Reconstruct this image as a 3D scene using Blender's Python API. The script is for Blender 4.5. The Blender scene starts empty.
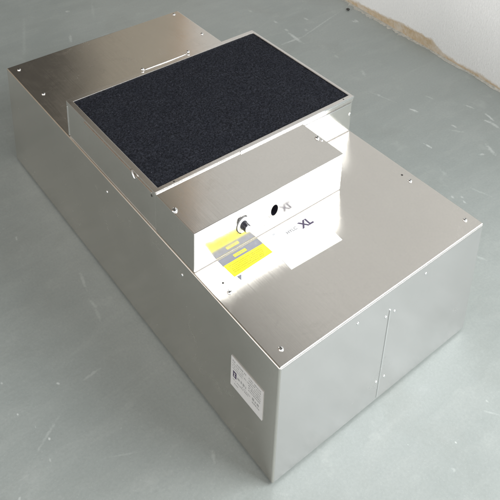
import bpy, bmesh, math, random
from mathutils import Vector, Matrix, Euler
S=bpy.context.scene
COL=S.collection
rad=math.radians
# ---------------- camera ----------------
cam=bpy.data.cameras.new('camera'); co=bpy.data.objects.new('camera',cam); COL.objects.link(co)
co.location=(-0.56630,-0.57951,1.31602)
co.rotation_euler=(rad(66.29488),rad(-1.06291),rad(-37.56545))
cam.sensor_width=36; cam.sensor_fit='HORIZONTAL'
cam.lens=776.981/500*36
cam.shift_x=(250-228.615)/500
cam.shift_y=-(250+55.644)/500
cam.clip_start=0.02; cam.clip_end=60
S.camera=co
S.view_settings.view_transform='Standard'; S.view_settings.look='None'
S.view_settings.exposure=0.0; S.view_settings.gamma=1
# ---------------- world: dim daylit interior, brighter behind the camera ----------------
w=bpy.data.worlds.new('World'); S.world=w; w.use_nodes=True
nt=w.node_tree; nt.nodes.clear()
out=nt.nodes.new('ShaderNodeOutputWorld'); bg=nt.nodes.new('ShaderNodeBackground')
tc=nt.nodes.new('ShaderNodeTexCoord')
dot=nt.nodes.new('ShaderNodeVectorMath'); dot.operation='DOT_PRODUCT'
dd=Vector((-0.30,-0.90,0.25)).normalized(); dot.inputs[1].default_value=dd
nt.links.new(tc.outputs['Generated'],dot.inputs[0])
cr=nt.nodes.new('ShaderNodeValToRGB')
mr=nt.nodes.new('ShaderNodeMapRange'); mr.inputs[1].default_value=-1; mr.inputs[2].default_value=1
nt.links.new(dot.outputs['Value'],mr.inputs[0]); nt.links.new(mr.outputs[0],cr.inputs[0])
e=cr.color_ramp.elements
e[0].position=0.05; e[0].color=(0.105,0.098,0.086,1)
e[1].position=1.0; e[1].color=(0.80,0.84,0.85,1)
m_=e.new(0.32); m_.color=(0.19,0.178,0.155,1)
m_=e.new(0.62); m_.color=(0.42,0.42,0.40,1)
bg.inputs['Strength'].default_value=0.60
# unseen bright band added low on the near-left to light the wall
def wm(op,a,b=0.0):
    n=nt.nodes.new('ShaderNodeMath'); n.operation=op
    for i,v in enumerate((a,b)):
        if isinstance(v,(int,float)): n.inputs[i].default_value=v
        else: nt.links.new(v,n.inputs[i])
    return n.outputs[0]
def wr(v,a,b):
    n=nt.nodes.new('ShaderNodeMapRange'); n.interpolation_type='SMOOTHSTEP'; nt.links.new(v,n.inputs[0]); n.inputs[1].default_value=a; n.inputs[2].default_value=b; return n.outputs[0]
dz=nt.nodes.new('ShaderNodeVectorMath'); dz.operation='DOT_PRODUCT'; dz.inputs[1].default_value=(-.80,-.60,0); nt.links.new(tc.outputs['Generated'],dz.inputs[0])
sz=nt.nodes.new('ShaderNodeSeparateXYZ'); nt.links.new(tc.outputs['Generated'],sz.inputs[0])
band=wm('MULTIPLY',wr(dz.outputs['Value'],.15,.6),wm('MULTIPLY',wr(sz.outputs[2],-.05,.12),wr(sz.outputs[2],.62,.35)))
wc=nt.nodes.new('ShaderNodeVectorMath'); wc.operation='SCALE'; wc.inputs[0].default_value=(4.75,4.75,4.75); nt.links.new(band,wc.inputs['Scale'])
wa=nt.nodes.new('ShaderNodeVectorMath'); wa.operation='ADD'; nt.links.new(cr.outputs[0],wa.inputs[0]); nt.links.new(wc.outputs[0],wa.inputs[1])
# warm glow added at far left to tint the steel's left edges
dw=nt.nodes.new('ShaderNodeVectorMath'); dw.operation='DOT_PRODUCT'; dw.inputs[1].default_value=Vector((-.72,.60,.42)).normalized(); nt.links.new(tc.outputs['Generated'],dw.inputs[0])
ws=nt.nodes.new('ShaderNodeVectorMath'); ws.operation='SCALE'; ws.inputs[0].default_value=(.46,.36,.26); nt.links.new(wr(dw.outputs['Value'],.72,.92),ws.inputs['Scale'])
wb=nt.nodes.new('ShaderNodeVectorMath'); wb.operation='ADD'; nt.links.new(wa.outputs[0],wb.inputs[0]); nt.links.new(ws.outputs[0],wb.inputs[1])
nt.links.new(wb.outputs[0],bg.inputs[0]); nt.links.new(bg.outputs[0],out.inputs[0])
# ---------------- window light (front right, beyond the end of the wall) ----------------
ld=bpy.data.lights.new('window_light','AREA'); ld.shape='RECTANGLE'; ld.size=2.0; ld.size_y=1.25
ld.energy=122; ld.color=(0.955,0.99,1.0)
lo=bpy.data.objects.new('window_light',ld); COL.objects.link(lo)
lo.location=(1.50,-1.20,1.90)
lo.rotation_euler=(Vector((0.25,0.25,0.3))-lo.location).to_track_quat('-Z','Y').to_euler()
# ---------------- helpers ----------------
def M(name):
    m=bpy.data.materials.new(name); m.use_nodes=True; t=m.node_tree
    return m,t,t.nodes['Principled BSDF']
def N(t,k,**kw):
    n=t.nodes.new(k)
    for a,v in kw.items():
        if a in n.inputs: n.inputs[a].default_value=v
        else: setattr(n,a,v)
    return n
def math_(t,op,a,b=None,c=None,clamp=False):
    n=t.nodes.new('ShaderNodeMath'); n.operation=op; n.use_clamp=clamp
    for i,v in enumerate((a,b,c)):
        if v is None: continue
        if isinstance(v,(int,float)): n.inputs[i].default_value=v
        else: t.links.new(v,n.inputs[i])
    return n.outputs[0]
def noise(t,vec,scale,detail=3,rough=.5,dist=0):
    n=t.nodes.new('ShaderNodeTexNoise'); n.inputs['Scale'].default_value=scale
    n.inputs['Detail'].default_value=detail; n.inputs['Roughness'].default_value=rough; n.inputs['Distortion'].default_value=dist
    t.links.new(vec,n.inputs['Vector']); return n.outputs['Fac']
def mapping(t,vec,scale=(1,1,1),rot=(0,0,0)):
    n=t.nodes.new('ShaderNodeMapping'); n.inputs['Scale'].default_value=scale; n.inputs['Rotation'].default_value=rot
    t.links.new(vec,n.inputs['Vector']); return n.outputs[0]
def mixc(t,fac,a,b,mode='MIX'):
    n=t.nodes.new('ShaderNodeMix'); n.data_type='RGBA'; n.blend_type=mode
    for s,v in ((n.inputs['Factor'],fac),(n.inputs['A'],a),(n.inputs['B'],b)): pass
    A=[i for i in n.inputs if i.type=='RGBA']
    if isinstance(fac,(int,float)): n.inputs[0].default_value=fac
    else: t.links.new(fac,n.inputs[0])
    for s,v in ((A[0],a),(A[1],b)):
        if isinstance(v,tuple): s.default_value=v if len(v)==4 else v+(1,)
        else: t.links.new(v,s)
    return [o for o in n.outputs if o.type=='RGBA'][0]
def rng(t,v,a,b,c=0,d=1):
    n=t.nodes.new('ShaderNodeMapRange'); t.links.new(v,n.inputs[0])
    for i,x in enumerate((a,b,c,d)): n.inputs[i+1].default_value=x
    return n.outputs[0]
def bump(t,h,strength,dist,prev=None):
    n=t.nodes.new('ShaderNodeBump'); n.inputs['Strength'].default_value=strength; n.inputs['Distance'].default_value=dist
    t.links.new(h,n.inputs['Height'])
    if prev: t.links.new(prev,n.inputs['Normal'])
    return n.outputs[0]
def objco(t):
    n=t.nodes.new('ShaderNodeTexCoord'); return n.outputs['Object']
def simple(name,col,rough=.5,metal=0):
    m,t,b=M(name); b.inputs['Base Color'].default_value=col+(1,); b.inputs['Roughness'].default_value=rough; b.inputs['Metallic'].default_value=metal
    v=objco(t); n=noise(t,v,160,2); 
    t.links.new(rng(t,n,.3,.7,rough*.85,min(1,rough*1.15)),b.inputs['Roughness'])
    return m
def steel(name,col,rough,warp=1.0):
    m,t,b=M(name); v=objco(t)
    n1=noise(t,v,7,4,.6,.4)                  # cloudy handling marks
    n2=noise(t,mapping(t,v,(900,14,900)),1,2,.5)    # fine rolling grain
    n3=noise(t,v,260,2,.6)
    n4=noise(t,v,2.6,1,.4)
    f=rng(t,n1,.3,.7,0,1)
    c=mixc(t,f,tuple(x*.955 for x in col),col)
    c=mixc(t,rng(t,n3,.35,.65,0,.10),c,(.50,.50,.49))
    c=mixc(t,rng(t,noise(t,mapping(t,v,(30,260,30),(.3,.2,.5)),1,2,.5),.72,.80,0,.22),c,(.52,.51,.50))
    t.links.new(c,b.inputs['Base Color'])
    b.inputs['Metallic'].default_value=1
    smg=noise(t,v,19,4,.7,1.2)
    r=math_(t,'ADD',math_(t,'ADD',rng(t,n1,.25,.75,rough*.78,rough*1.2),rng(t,smg,.52,.72,0,rough*.30)),rng(t,n2,.2,.8,-.035,.035))
    t.links.new(r,b.inputs['Roughness'])
    h=bump(t,n4,.35*warp,.012)
    h=bump(t,n2,.010,.0006,h)
    t.links.new(h,b.inputs['Normal'])
    return m
MAT={}
MAT['steel']=steel('sheet_steel',(.785,.752,.708),.21,2.2)
MAT['panel_shade']=steel('shaded_end_steel',(.675,.66,.655),.20,2.4)  # darker copy of the sheet steel; the front end's shade is in its colour
MAT['steel_top']=steel('sheet_steel_filter',(.81,.78,.74),.16,.7)
MAT['rim']=simple('rim_steel',(.78,.75,.72),.22,1)
MAT['bright']=simple('screw_steel',(.86,.86,.86),.16,1)
MAT['dark']=simple('dark_slot',(.03,.028,.025),.6)
MAT['black']=simple('black_plastic',(.014,.013,.02),.32)
MAT['gasket']=simple('grey_gap_gasket',(.36,.35,.34),.8)  # plain mid-grey filler for the joint line
MAT['white']=simple('white_label_paper',(.82,.82,.82),.45)
MAT['plate']=simple('silver_sticker',(.52,.51,.50),.42)
MAT['ink']=simple('label_ink',(.05,.035,.075),.6)
MAT['inklite']=simple('pale_label_ink',(.45,.45,.47),.6)
MAT['inkmid']=simple('mid_label_ink',(.11,.11,.12),.6)
MAT['inkgrey']=simple('grey_sticker_ink',(.27,.27,.265),.6)
MAT['yellow']=simple('yellow_label',(.80,.72,.02),.45)
MAT['band']=simple('grey_label_band',(.20,.205,.24),.45)
MAT['wood']=simple('brown_wood',(.34,.17,.06),.5)
# foam
m,t,b=M('black_filter_foam'); v=objco(t)
vo=N(t,'ShaderNodeTexVoronoi'); vo.inputs['Scale'].default_value=420; t.links.new(v,vo.inputs['Vector'])
n1=noise(t,v,260,2,.7); n2=noise(t,v,30,3,.6); n3=noise(t,v,620,1)
c=mixc(t,rng(t,n1,.38,.70),(.006,.0065,.009),(.031,.033,.043))
c=mixc(t,rng(t,n2,.3,.7,0,.35),c,(.006,.007,.012))
c=mixc(t,rng(t,n3,.71,.78,0,.8),c,(.17,.17,.20))
t.links.new(c,b.inputs['Base Color']); b.inputs['Roughness'].default_value=.95
b.inputs['Specular IOR Level'].default_value=.15
h=bump(t,vo.outputs['Distance'],.6,.0012); h=bump(t,n1,.45,.0010,h); t.links.new(h,b.inputs['Normal'])
MAT['foam']=m
# floor
MARKS=[(0.973, 1.035, -0.04, 0.0416, 0.0048, 0.5), (1.116, 1.057, 0.23, 0.1062, 0.003, 0.4), (0.992, 1.045, -1.67, 0.0347, 0.0063, 0.8), (1.002, 1.099, -1.61, 0.0091, 0.0051, 0.6), (1.008, 1.162, -1.61, 0.0093, 0.0052, 0.6), (1.108, 1.116, -1.48, 0.0103, 0.0053, 0.6), (0.987, 1.274, -1.61, 0.0098, 0.0054, 0.4), (1.056, 1.06, -1.83, 0.0082, 0.0051, 0.4), (0.995, 0.542, -1.26, 0.0131, 0.0039, 1), (0.901, 0.414, -1.49, 0.012, 0.0035, 1), (1.082, 0.557, -1.37, 0.0123, 0.0031, 0.35), (1.139, 0.46, -1.29, 0.0129, 0.003, 0.6), (1.144, 0.395, -1.84, 0.0159, 0.0039, 0.8), (1.122, 0.385, -1.36, 0.0113, 0.0039, 0.7), (1.028, 0.428, -1.44, 0.0072, 0.0037, 0.8), (1.124, 0.364, -1.67, 0.0168, 0.0057, 0.6), (1.023, 0.304, -2.02, 0.0219, 0.0053, 0.5), (0.988, 0.307, -0.4, 0.0099, 0.0035, 0.6), (0.97, 0.654, -1.61, 0.0071, 0.0041, 0.5), (0.971, 0.641, -1.3, 0.0414, 0.002, 0.35), (1.02, 0.762, -2.11, 0.0177, 0.0055, 0.35), (1.015, 0.41, -0.89, 0.0183, 0.0037, 0.3), (1.241, 1.004, -1.68, 0.0091, 0.0054, 0.8), (1.231, 1.006, -1.13, 0.0082, 0.0039, 0.7), (1.02, 0.879, -1.83, 0.0106, 0.0047, 0.3), (-0.048, 0.56, -1.79, 0.0243, 0.0037, 0.35), (-0.06, 0.492, -1.5, 0.014, 0.0034, 0.35), (-0.065, 0.463, -1.75, 0.0198, 0.0034, 0.25), (-0.138, 0.354, 0.11, 0.0189, 0.0029, 0.3), (-0.253, 0.298, -2.6, 0.0314, 0.0027, 0.28), (-0.255, 0.288, -1.62, 0.0031, 0.0018, 1), (-0.28, 0.363, -1.59, 0.0033, 0.0018, 1), (-0.197, 0.374, -1.11, 0.0032, 0.0019, 0.8), (-0.27, 0.256, -1.73, 0.0038, 0.0016, 0.5), (-0.336, 0.228, 0.65, 0.0026, 0.0016, 0.6), (-0.112, 0.753, -1.76, 0.006, 0.0026, 0.6), (-0.123, 0.799, -1.43, 0.0032, 0.0027, 0.2), (0.464, 1.644, -1.18, 0.0078, 0.0067, 0.6), (0.388, 1.472, -1.97, 0.0239, 0.005, 0.5), (0.54, 1.6, 1.14, 0.0567, 0.0053, 0.15), (0.267, 1.563, -1.99, 0.1377, 0.0052, 0.14), (-0.265, 0.323, -1.72, 0.004, 0.0011, 0.4), (-0.279, 0.436, -1.33, 0.0025, 0.0019, 0.7), (0.3, -0.135, -1.62, 0.0021, 0.0013, 1), (0.259, -0.162, -1.57, 0.0041, 0.0026, 0.4), (0.408, -0.121, -1.66, 0.0033, 0.0019, 0.6), (0.395, -0.139, -0.95, 0.0164, 0.0019, 0.3), (0.793, 0.252, -2.14, 0.0045, 0.0031, 0.7), (0.812, 0.238, -1.83, 0.0048, 0.0031, 0.6), (0.802, 0.224, -2.15, 0.0044, 0.003, 0.6), (0.685, 0.092, -1.19, 0.0119, 0.004, 0.35), (-0.048, 0.097, -2.04, 0.0112, 0.0034, 0.3), (0.019, 0.197, 1.68, 0.0145, 0.0019, 0.2), (-0.169, 0.19, -0.47, 0.0303, 0.0016, 0.18), (0.863, 0.223, -1.24, 0.0258, 0.0031, 0.25), (1.299, 0.719, -1.27, 0.0112, 0.0048, 0.4), (0.847, 0.32, -1.83, 0.0132, 0.0049, 0.2)]
m,t,b=M('painted_concrete_floor'); v=objco(t)
n1=noise(t,v,2.2,4,.55,.5); n2=noise(t,v,14,5,.65); n3=noise(t,v,190,2,.6); n4=noise(t,v,60,3,.7)
c=mixc(t,rng(t,n1,.3,.7),(.268,.292,.281),(.310,.330,.318))
c=mixc(t,rng(t,n2,.35,.7,0,.35),c,(.335,.355,.338))
c=mixc(t,rng(t,noise(t,mapping(t,v,(5,22,1),(0,0,.7)),1,5,.65,.8),.48,.75,0,.35),c,(.385,.40,.385))
c=mixc(t,rng(t,noise(t,v,5.5,4,.6,.6),.52,.75,0,.30),c,(.225,.235,.215))
c=mixc(t,rng(t,n3,.3,.7,0,.24),c,(.20,.222,.21))
c=mixc(t,rng(t,noise(t,v,420,2,.6),.60,.75,0,.30),c,(.45,.47,.46))
c=mixc(t,rng(t,n2,.60,.72,0,.22),c,(.42,.435,.42))
speck=noise(t,v,85,1,.4)
c=mixc(t,rng(t,speck,.80,.83,0,.35),c,(.50,.52,.51))
c=mixc(t,rng(t,noise(t,v,47,2,.5),.20,.235,.35,0),c,(.15,.165,.155))
edge=noise(t,v,160,3,.7)
tot=None
for (mx,my,a,lx,ly,s) in MARKS:
    mp=t.nodes.new('ShaderNodeMapping'); mp.vector_type='TEXTURE'
    mp.inputs['Location'].default_value=(mx,my,0); mp.inputs['Rotation'].default_value=(0,0,a); mp.inputs['Scale'].default_value=(lx,ly,1)
    t.links.new(v,mp.inputs['Vector'])
    ln=t.nodes.new('ShaderNodeVectorMath'); ln.operation='LENGTH'; t.links.new(mp.outputs[0],ln.inputs[0])
    r=math_(t,'ADD',ln.outputs['Value'],math_(t,'MULTIPLY',math_(t,'SUBTRACT',edge,.5),2.8))
    k=rng(t,r,1.25,.35,0,s*.58)
    tot=k if tot is None else math_(t,'MAXIMUM',tot,k)
c=mixc(t,tot,c,(.66,.68,.665))
t.links.new(c,b.inputs['Base Color'])
t.links.new(rng(t,n2,.3,.7,.34,.48),b.inputs['Roughness'])
b.inputs['Specular IOR Level'].default_value=.45
h=bump(t,n2,.12,.01); h=bump(t,n4,.25,.0012,h); h=bump(t,n3,.2,.0005,h); t.links.new(h,b.inputs['Normal'])
MAT['floor']=m
# wall
m,t,b=M('rough_white_plaster'); v=objco(t)
n1=noise(t,mapping(t,v,(1,170,110)),1,4,.7,.2); n2=noise(t,v,3,3,.5); n3=noise(t,v,160,3,.6)
c=mixc(t,rng(t,n2,.3,.7),(.72,.725,.72),(.78,.78,.775))
c=mixc(t,rng(t,n1,.35,.62,.22,0),c,(.55,.56,.57))
sep=t.nodes.new('ShaderNodeSeparateXYZ'); t.links.new(v,sep.inputs[0])
ny=noise(t,mapping(t,v,(0,9,9)),1,5,.7); nz=noise(t,mapping(t,v,(0,60,60)),1,4,.7)
# dirty bare strip at the foot: higher between y .72 and 1.05 (object y = metres along the wall)
bul=math_(t,'MULTIPLY',rng(t,sep.outputs[1],.68,.735,0,1),rng(t,sep.outputs[1],1.16,.80,0,1))
hgt=math_(t,'ADD',math_(t,'ADD',.008,math_(t,'MULTIPLY',bul,.028)),math_(t,'MULTIPLY',math_(t,'SUBTRACT',ny,.42),.034))
hgt=math_(t,'ADD',hgt,math_(t,'MULTIPLY',math_(t,'SUBTRACT',nz,.5),.016))
k=rng(t,math_(t,'SUBTRACT',sep.outputs[2],hgt),.004,-.004)
dc=mixc(t,rng(t,nz,.3,.7),(.42,.31,.18),(.56,.48,.38))
dc=mixc(t,rng(t,ny,.5,.62,0,.6),dc,(.58,.55,.50))
c=mixc(t,k,c,dc)
t.links.new(c,b.inputs['Base Color']); b.inputs['Roughness'].default_value=.85
h=bump(t,n1,.42,.004); h=bump(t,n3,.3,.0015,h); t.links.new(h,b.inputs['Normal'])
MAT['wall']=m

def finish(name,bm,mat,parent=None,smooth=False,bevel=0,seg=2,loc=None):
    bmesh.ops.recalc_face_normals(bm,faces=bm.faces)
    if bevel:
        bmesh.ops.bevel(bm,geom=[e for e in bm.edges if len(e.link_faces)==2 and e.calc_face_angle()>.6],offset=bevel,segments=seg,affect='EDGES',profile=.5,clamp_overlap=True)
    me=bpy.data.meshes.new(name); bm.to_mesh(me); bm.free()
    o=bpy.data.objects.new(name,me); COL.objects.link(o)
    me.materials.append(MAT[mat] if isinstance(mat,str) else mat)
    if smooth:
        for p in me.polygons: p.use_smooth=True
    if parent: o.parent=parent
    if loc: o.location=loc
    return o
def box(bm,x0,x1,y0,y1,z0,z1):
    r=bmesh.ops.create_cube(bm,size=1)
    for v in r['verts']:
        v.co=Vector(((x0+x1)/2+v.co.x*(x1-x0),(y0+y1)/2+v.co.y*(y1-y0),(z0+z1)/2+v.co.z*(z1-z0)))
    return r['verts']
def BM(*boxes):
    bm=bmesh.new()
    for q in boxes: box(bm,*q)
    return bm
def grid_box(x0,x1,y0,y1,z0,z1): return BM((x0,x1,y0,y1,z0,z1))
def prism(bm,pts,z0,z1):
    a=[bm.verts.new((x,y,z0)) for x,y in pts]; b_=[bm.verts.new((x,y,z1)) for x,y in pts]
    bm.faces.new(a); bm.faces.new(b_)
    for i in range(len(pts)): bm.faces.new((a[i],a[(i+1)%len(a)],b_[(i+1)%len(a)],b_[i]))
def lathe(bm,prof,mat,n=28):
    """prof: (radius,height) list along +Z, transformed by mat"""
    rings=[]
    for r,h in prof:
        rings.append([bm.verts.new(mat@Vector((r*math.cos(2*math.pi*i/n),r*math.sin(2*math.pi*i/n),h))) for i in range(n)])
    for a,b_ in zip(rings,rings[1:]):
        for i in range(n): bm.faces.new((a[i],a[(i+1)%n],b_[(i+1)%n],b_[i]))
    bm.faces.new(rings[0]); bm.faces.new(rings[-1])
def facing(d):
    return Vector(d).to_track_quat('Z','Y').to_matrix().to_4x4()
def tube(bm,pts,r,n=10):
    rings=[]
    for i,p in enumerate(pts):
        p=Vector(p); d=(Vector(pts[min(i+1,len(pts)-1)])-Vector(pts[max(i-1,0)])).normalized()
        q=d.to_track_quat('Z','Y')
        rings.append([bm.verts.new(p+q@Vector((r*math.cos(2*math.pi*k/n),r*math.sin(2*math.pi*k/n),0))) for k in range(n)])
    for a,b_ in zip(rings,rings[1:]):
        for i in range(n): bm.faces.new((a[i],a[(i+1)%n],b_[(i+1)%n],b_[i]))
    bm.faces.new(rings[0]); bm.faces.new(rings[-1])
def tag(o,label=None,cat=None,kind=None):
    if label: o['label']=label
    if cat: o['category']=cat
    if kind: o['kind']=kind

# ---------------- setting ----------------
bm=bmesh.new(); bmesh.ops.create_grid(bm,x_segments=4,y_segments=4,size=7)
fl=finish('floor',bm,'floor'); tag(fl,kind='structure')
WX0,WY0=(1.2845,0.4570); WX1,WY1=(1.3184,1.1104)
ang=math.atan2(-(WX1-WX0),(WY1-WY0))      # wall local +y runs along the wall
def wall_x(y): return WX0+(WX1-WX0)*(y-WY0)/(WY1-WY0)
c_,s_=math.cos(ang),math.sin(ang)
bm=bmesh.new(); box(bm,0,.14,-.42,2.19,-.02,2.7)
MAT['post']=simple('orange_brown_wood',(.50,.27,.10),.5); MAT['tan']=simple('tan_door_paint',(.42,.39,.33),.6)
wl=finish('wall',bm,'wall',bevel=.004); wl.location=(wall_x(0),0,0); wl.rotation_euler=(0,0,ang); tag(wl,kind='structure')
bm=BM((-.018,.14,2.192,2.235,0,2.7)); post=finish('door_post',bm,'post',wl,bevel=.003)
door=finish('door',BM((.02,.06,2.2375,3.6,.008,2.7)),'tan',wl,bevel=.002)
# crumbled plaster along the foot of the wall (on the floor, pale)
random.seed(4)
bm=bmesh.new(); 
y=.35; top=[]; bot=[]
while y<1.25:
    wdt=.005+.007*abs(math.sin(y*17))+.004*random.random()+(.012*random.random() if .85<y<1.12 else 0)
    top.append((-.0-wdt,y)); y+=.008
pts=[(0.002,.35)]+top+[(0.002,top[-1][1])]
prism(bm,pts[::-1],.0003,.0010)
m,t,b=M('pale_plaster_smear'); v=objco(t)
c=mixc(t,rng(t,noise(t,v,90,4,.7),.35,.65),(.33,.335,.315),(.52,.50,.45)); t.links.new(c,b.inputs['Base Color']); b.inputs['Roughness'].default_value=.9
MAT['plasterdust']=m
ps=finish('plaster_smear',bm,'plasterdust',wl); 
# small dark chip of debris on the floor beside the wall
bm=bmesh.new(); bmesh.ops.create_icosphere(bm,subdivisions=2,radius=.0062)
for v_ in bm.verts:
    v_.co*=1+.35*(random.random()-.5); v_.co.z*=.6
ch=finish('pebble',bm,'dark',loc=(1.272,1.075,.0045)); tag(ch,'tiny dark chip of grit on the floor beside the white wall','pebble')

# ---------------- the unit ----------------
Wd,L,H=.5,1.0086,.2739
U=bpy.data.objects.new('ventilation_unit',None); COL.objects.link(U); U.location=(0,0,0); U.empty_display_size=.1
tag(U,'long low sheet steel ventilation unit with black foam filter and control box on top','ventilation unit')
body=finish('housing',grid_box(0,Wd,0,L,.004,H),'steel',U,bevel=.0028,seg=4)
finish('end_shade_panel',BM((.0028,.4972,-.00025,.0006,.0070,.2711)),'panel_shade',body)  # thin sheet added over the front face to carry the shaded steel colour
# front end seam between the two end panels
sm=bmesh.new(); box(sm,.2464,.2480,-.0013,.0005,.011,.2250)
bmesh.ops.rotate(sm,verts=sm.verts,cent=(.2472,0,.1),matrix=Matrix.Rotation(rad(1.3),3,'Y'))
finish('panel_seam',sm,'bright',body)
def screw(parent,p,n=(0,0,1),r=.0048,h=.0026,slot=True,name='screw',mat='bright',tilt=.0):
    bm=bmesh.new(); T=Matrix.Translation(p)@facing(n)
    prof=[(r*1.0,0),(r,h*.35),(r*.86,h*.75),(r*.5,h*.97),(r*.2,h)]
    lathe(bm,prof,T)
    o=finish(name,bm,mat,parent,smooth=True)
    if slot:
        b2=bmesh.new(); box(b2,-r*.72,r*.72,-r*.13,r*.13,h*.7,h*1.06)
        a=random.random()*3.1
        for k in ((0,1) if slot=='cross' else (0,)):
            pass
        if slot=='cross': box(b2,-r*.13,r*.13,-r*.72,r*.72,h*.7,h*1.05)
        bmesh.ops.transform(b2,verts=b2.verts,matrix=T@Matrix.Rotation(a,4,'Z'))
        finish('slot',b2,'dark',o)
    return o
for x,y in ((.0215,.984),(.0252,.857),(.4793,.9955),(.480,.8644),(.0239,.0248),(.4787,.0261),(.4792,.158),(.0262,.1567)):
    screw(body,(x,y,H),r=.0043)
def pinhole(parent,p,n=(0,0,1),r=.0022):
    bm=bmesh.new(); lathe(bm,[(r,-.001),(r,.0003),(r*.9,.0004)],Matrix.Translation(p)@facing(n),14)
    return finish('drill_hole',bm,'dark',parent)
for x,y in ((.480,.1793),(.0288,.178)): pinhole(body,(x,y,H))
for x,z in ((.2417,.2130),(.2637,.2124),(.2390,.0558),(.2600,.0546)):
    screw(body,(x,-.0002,z),(0,-1,0),r=.0028,h=.0014,slot=False,name='rivet')
for x,z in ((.1696,.2488),(.3394,.2506)):
    screw(body,(x,-.0002,z),(0,-1,0),r=.0032,h=.0012,slot=False,name='rivet')
for y,z in ((.521,.239),(.2574,.2422)):
    screw(body,(0,y,z),(-1,0,0),r=.0034,h=.0012,slot=False,name='rivet')

# filter housing
fx0,fx1,fy0,fy1,FT=.0015,.5000,.3422,.6844,.3637
fg=finish('base_gasket',BM((.004,.4980,.3443,.681,H-.001,H+.0020),(.004,.3485,.2240,.3440,H-.001,H+.0020)),'gasket',U)
fh=finish('filter_housing',grid_box(fx0+.0015,fx1-.0015,fy0+.0015,fy1-.0015,H+.0016,.3515),'steel_top',U,bevel=.0010)
# lid frame: four rim bars round the foam, mitred as one ring
def ring(bm,xo0,xo1,yo0,yo1,xi0,xi1,yi0,yi1,z0,z1):
    O=[(xo0,yo0),(xo1,yo0),(xo1,yo1),(xo0,yo1)]; I=[(xi0,yi0),(xi1,yi0),(xi1,yi1),(xi0,yi1)]
    V={}
    for nm,P in (('o',O),('i',I)):
        for k,z in (('b',z0),('t',z1)): V[nm+k]=[bm.verts.new((x,y,z)) for x,y in P]
    for i in range(4):
        j=(i+1)%4
        bm.faces.new((V['ot'][i],V['ot'][j],V['it'][j],V['it'][i]))
        bm.faces.new((V['ob'][i],V['ob'][j],V['ib'][j],V['ib'][i]))
        bm.faces.new((V['ob'][i],V['ob'][j],V['ot'][j],V['ot'][i]))
        bm.faces.new((V['ib'][i],V['ib'][j],V['it'][j],V['it'][i]))
bm=bmesh.new(); ring(bm,fx0,fx1,fy0,fy1,.0120,.4937,.3505,.6725,.3518,FT)
lid=finish('filter_frame',bm,'rim',U,bevel=.0008)
# folded front lips of the lid, slightly offset from one another
l1=finish('lip',BM((fx0+.001,.1915,fy0-.0022,fy0-.0004,.3588,.3627)),'bright',lid,bevel=.0006)
l2=finish('lip',BM((.1925,fx1-.001,fy0-.0022,fy0-.0004,.3604,.3647)),'bright',lid,bevel=.0006)
l3=finish('lip',BM((.352,fx1-.006,fy0-.0020,fy0+.0005,.3475,.3497)),'bright',lid,bevel=.0005)
# side strip on the left of the lid
finish('side_strip',BM((-.0002,.0013,.352,.606,.3555,.3575)),'rim',lid,bevel=.0003)
for p in ((.0444,.3463,FT),(.4733,.3463,FT)): pinhole(lid,p,r=.0017)
finish('corner_fold',BM((fx0+.0002,fx0+.0022,fy1-.0020,fy1-.0002,H+.002,.3500)),'bright',fh,bevel=.0004)
pinhole(fh,(fx0+.0015,.3565,.3460),(-1,0,0),r=.0026); 
screw(fh,(.4945,fy0+.0015,.318),(0,-1,0),r=.004,h=.0015,slot=False,name='rivet')
# wire spring clip along the back rim
bm=bmesh.new()
tube(bm,[(.1900,.6868,.3640),(.200,.6862,.3640),(.25,.6858,.3640),(.302,.6862,.3640),(.3130,.6868,.3640)],.0016)
finish('wire_clip',bm,'rim',lid,smooth=True)
for p in ((.190,.6880,.3668),(.3135,.6885,.3675)):
    bm=bmesh.new(); lathe(bm,[(.0008,-.002),(.0036,-.0015),(.0040,0),(.0034,.0016),(.0008,.0024)],Matrix.Translation(p),16); finish('clip_end',bm,'bright',lid,smooth=True)
# curved latch on the left side
bm=bmesh.new(); tube(bm,[(.0006,.4215,.3625),(-.0012,.417,.3625),(-.0024,.411,.3590),(-.0026,.4065,.3545),(-.0010,.4055,.3510)],.0013); finish('latch',bm,'bright',lid,smooth=True)
# foam: dense uneven sheet with open cells
random.seed(9)
bm=bmesh.new(); nx,ny_=190,130
gx=[.0112+(.4945-.0112)*i/nx for i in range(nx+1)]; gy=[.3497+(.6733-.3497)*j/ny_ for j in range(ny_+1)]
vs=[[bm.verts.new((x+random.uniform(-.0006,.0006),y+random.uniform(-.0006,.0006),FT-.0030+random.uniform(-.0009,.0009)+.0006*math.sin(x*31)*math.cos(y*23))) for y in gy] for x in gx]
for i in range(nx):
    for j in range(ny_): bm.faces.new((vs[i][j],vs[i+1][j],vs[i+1][j+1],vs[i][j+1]))
finish('foam_filter',bm,'foam',U,smooth=True)

# control box
kx0,kx1,ky,KT=.0015,.3493,.2235,.3608
cb=bmesh.new(); box(cb,kx0,kx1,ky,fy0+.0005,H+.0014,KT)
cbx=finish('control_box',cb,'steel_top',U,bevel=.0011,seg=2)
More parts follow.
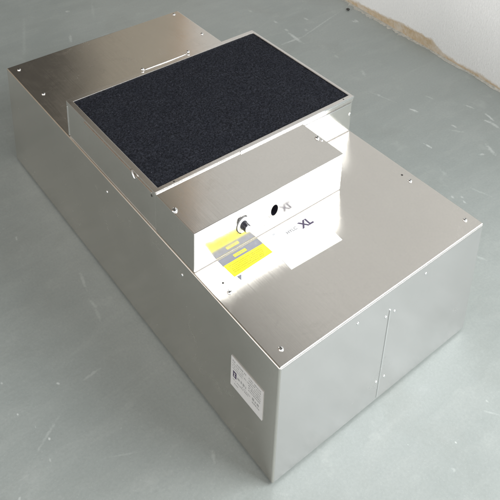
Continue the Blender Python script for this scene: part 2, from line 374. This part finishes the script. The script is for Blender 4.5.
# real opening in its front
cut=bmesh.new(); lathe(cut,[(1,0),(1,.05)],Matrix.Translation((.1792,ky-.01,.3150))@Matrix.Rotation(rad(-90),4,'X')@Matrix.Diagonal((.0083,.0120,1,1)),32)
cuto=finish('cutter',cut,'dark')
md=cbx.modifiers.new('b','BOOLEAN'); md.operation='DIFFERENCE'; md.object=cuto; md.solver='EXACT'
dg=bpy.context.evaluated_depsgraph_get(); nm=bpy.data.meshes.new_from_object(cbx.evaluated_get(dg)); cbx.modifiers.clear(); cbx.data=nm
nm.materials.clear(); nm.materials.append(MAT['steel_top'])
for p_ in nm.polygons: p_.material_index=0
bpy.data.objects.remove(cuto)
bm=bmesh.new()
T=Matrix.Translation((.1792,ky,.3150))@Matrix.Rotation(rad(-90),4,'X')
n=32; S1=Matrix.Diagonal((.0081,.0118,1,1))
rings=[[bm.verts.new(T@S1@Vector((math.cos(2*math.pi*i/n),math.sin(2*math.pi*i/n),h))) for i in range(n)] for h in (.0008,.012)]
for i in range(n): bm.faces.new((rings[0][i],rings[0][(i+1)%n],rings[1][(i+1)%n],rings[1][i]))
bm.faces.new(rings[1]); finish('cable_hole',bm,'black',cbx)
screw(cbx,(.0062,.2875,KT),r=.0056,h=.0035); screw(cbx,(.3412,.2865,KT),r=.0050,h=.0035); screw(cbx,(.3432,.2765,KT),r=.0030,h=.002,slot=False)
# knob: scale ring, skirt, cap (vertical proportions follow the box)
E=Matrix.Diagonal((.88,1.07,.95,1))
KN=Matrix.Translation((.1070,ky,.3220))@Matrix.Rotation(rad(90),4,'X')
bm=bmesh.new(); lathe(bm,[(.0165,.0),(.0165,.0006),(.0163,.0008)],KN@E,40); kd=finish('dial_plate',bm,'white',cbx)
bm=bmesh.new()
n=48
A0,A1=rad(75),rad(215)
def ringseg(bm,r0,r1,a0,a1,h0,h1,n,T):
    V=[[bm.verts.new(T@Vector((r*math.cos(a0+(a1-a0)*i/n),r*math.sin(a0+(a1-a0)*i/n),h))) for i in range(n+1)] for r,h in ((r0,h0),(r1,h0),(r1,h1),(r0,h1))]
    for k in range(4):
        for i in range(n): bm.faces.new((V[k][i],V[k][i+1],V[(k+1)%4][i+1],V[(k+1)%4][i]))
    for i in (0,n): bm.faces.new([V[k][i] for k in range(4)])
ringseg(bm,.0158,.0172,rad(60),rad(250),.0009,.0013,n,KN@E); finish('dial_ring',bm,'black',kd)
bm=bmesh.new()
for k in range(9):
    a=rad(-45+33.7*k); r0,r1=.0182,.0196
    d=Vector((math.cos(a),math.sin(a),0)); q=Vector((-d.y,d.x,0))*.0004
    vv=[bm.verts.new(KN@E@(d*r+q*s+Vector((0,0,.0006)))) for r,s in ((r0,-1),(r0,1),(r1,1),(r1,-1))]; bm.faces.new(vv)
finish('tick_marks',bm,'inklite',kd)
bm=bmesh.new()
prof=[(.0084,.0009),(.0085,.003),(.0080,.0040),(.0077,.0125),(.0072,.0132)]
lathe(bm,prof,KN@E,36); kn=finish('knob',bm,'black',cbx,bevel=0)
bm=bmesh.new(); lathe(bm,[(.0066,.0128),(.0066,.0140),(.0060,.0145)],KN@E,32); finish('knob_cap',bm,'bright',kn)
bm=bmesh.new(); ringseg(bm,.0076,.0081,rad(20),rad(60),.006,.0122,6,KN@E); finish('pointer_line',bm,'white',kn)

# ---- labels on the top sheet ----
def flat(name,pts,z0,z1,mat,parent):
    bm=bmesh.new(); prism(bm,pts,z0,z1); return finish(name,bm,mat,parent)
def rect(x0,x1,y0,y1): return [(x0,y0),(x1,y0),(x1,y1),(x0,y1)]
pl=flat('type_label',[(.1400,.1310),(.2590,.1275),(.2655,.2120),(.1440,.2125)],H+.0002,H+.0005,'white',body)
yl=flat('warning_label',[(.0520,.1765),(.1400,.1800),(.1390,.2215),(.0500,.2215)],H+.0002,H+.0005,'yellow',body)
gb=flat('grey_band',rect(.0500,.1385,.2055,.2212),H+.0005,H+.0006,'band',yl)
flat('band_patch',rect(.0790,.1060,.2098,.2158),H+.0006,H+.0007,'yellow',yl)
def strokes(name,parent,rows,mat,frame,seed=1):
    """rows: (u0,u1,v,h) small broken strokes; frame(u,v)->(point), drawn as thin boxes"""
    random.seed(seed); bm=bmesh.new()
    for u0,u1,v0,h in rows:
        u=u0
        while u<u1:
            l=random.uniform(.5,1.3)*h*.9; g=random.uniform(.25,.5)*h
            if random.random()<.12: g+=h*.7
            e_=min(u+l,u1); hh=h*random.uniform(.55,1)
            P=[frame(u,v0),frame(e_,v0),frame(e_,v0+hh),frame(u,v0+hh)]
            bm.faces.new([bm.verts.new(p) for p in P]); u=e_+g
    return finish(name,bm,mat,parent)
fz=lambda u,v:(u,v,H+.0006)
strokes('fine_print',yl,[(.058,.132-.002*k,.1985-.0038*k,.0020) for k in range(5)],simple('olive_ink',(.42,.37,.01),.6),fz,3)
strokes('band_print',yl,[(.0810,.1040,.2116,.0022)],'band',lambda u,v:(u,v,H+.0008),4)
def text(s,loc,size,mat,parent,rot=(0,0,0),sx=1,bold=0,name='lettering'):
    cu=bpy.data.curves.new('t','FONT'); cu.body=s; cu.size=size; cu.offset=bold; cu.space_character=1.0
    cu.extrude=.00012
    o=bpy.data.objects.new('t',cu); COL.objects.link(o)
    dg=bpy.context.evaluated_depsgraph_get(); dg.update()
    me=bpy.data.meshes.new_from_object(o.evaluated_get(dg)); bpy.data.objects.remove(o)
    me.transform(Matrix.Translation(loc)@Euler(rot).to_matrix().to_4x4()@Matrix.Diagonal((sx,1,1,1)))
    me.materials.clear(); me.materials.append(MAT[mat])
    ob=bpy.data.objects.new(name,me); COL.objects.link(ob); ob.parent=parent; return ob
text('XL',(.2210,.1895,H+.0006),.0220,'ink',pl,sx=1.0,bold=.0008)
text('HYLC',(.1885,.1950,H+.0006),.0098,'inkmid',pl,sx=1.0)
flat('print_mark',rect(.1655,.1705,.2080,.2125),H+.0005,H+.0007,'inklite',pl)
text('CE',(.1250,.1660,H+.0004),.0075,'inklite',body)
# little emblem below the yellow label
flat('arrow_mark',[(.0575,.1640),(.0650,.1735),(.0560,.1745)],H+.0003,H+.0008,'band',body)

# ---- rating sticker on the long left side ----
st=bmesh.new(); box(st,-.0012,-.0001,.0325,.1137,.1225,.1900); stk=finish('rating_sticker',st,'plate',body)
fs=lambda u,v:(-.0014,.1137-u,.1225+v)     # u runs from the far end towards the near corner
bm=bmesh.new()
for a in ((.006,.015,.0245,.0385),):
    bm.faces.new([bm.verts.new(fs(*q)) for q in ((a[0],a[2]),(a[1],a[2]),(a[1],a[3]),(a[0],a[3]))])
lg=finish('emblem',bm,'ink',stk)
bm=bmesh.new()
f2=lambda u,v:(-.0016,.1137-u,.1225+v)
for a in ((.0085,.0125,.0335,.0355),(.0085,.0125,.0275,.0295),(.0098,.0112,.0295,.0335)):
    bm.faces.new([bm.verts.new(f2(*q)) for q in ((a[0],a[2]),(a[1],a[2]),(a[1],a[3]),(a[0],a[3]))])
finish('emblem_mark',bm,'plate',stk)
rows=[(.004,.040,.0590,.0030),(.004,.033,.0535,.0022),(.004,.046,.0480,.0022),(.004,.030,.0430,.0018)]
strokes('print',stk,rows,'inkgrey',fs,5)
strokes('bold_print',stk,[(.0175,.0400,.0285,.0060)],'inkgrey',fs,6)
strokes('print',stk,[(.006,.046,.0180,.0025),(.010,.020,.0100,.0022),(.030,.052,.0225,.0022)],'inkgrey',fs,7)
strokes('print',stk,[(.046,.076,.0600-.0055*k,.0028) for k in range(6)],'inkgrey',fs,8)
strokes('bar_code',stk,[(.056,.074,.0220,.0060),(.056,.074,.0155,.0035)],'inkgrey',fs,9)
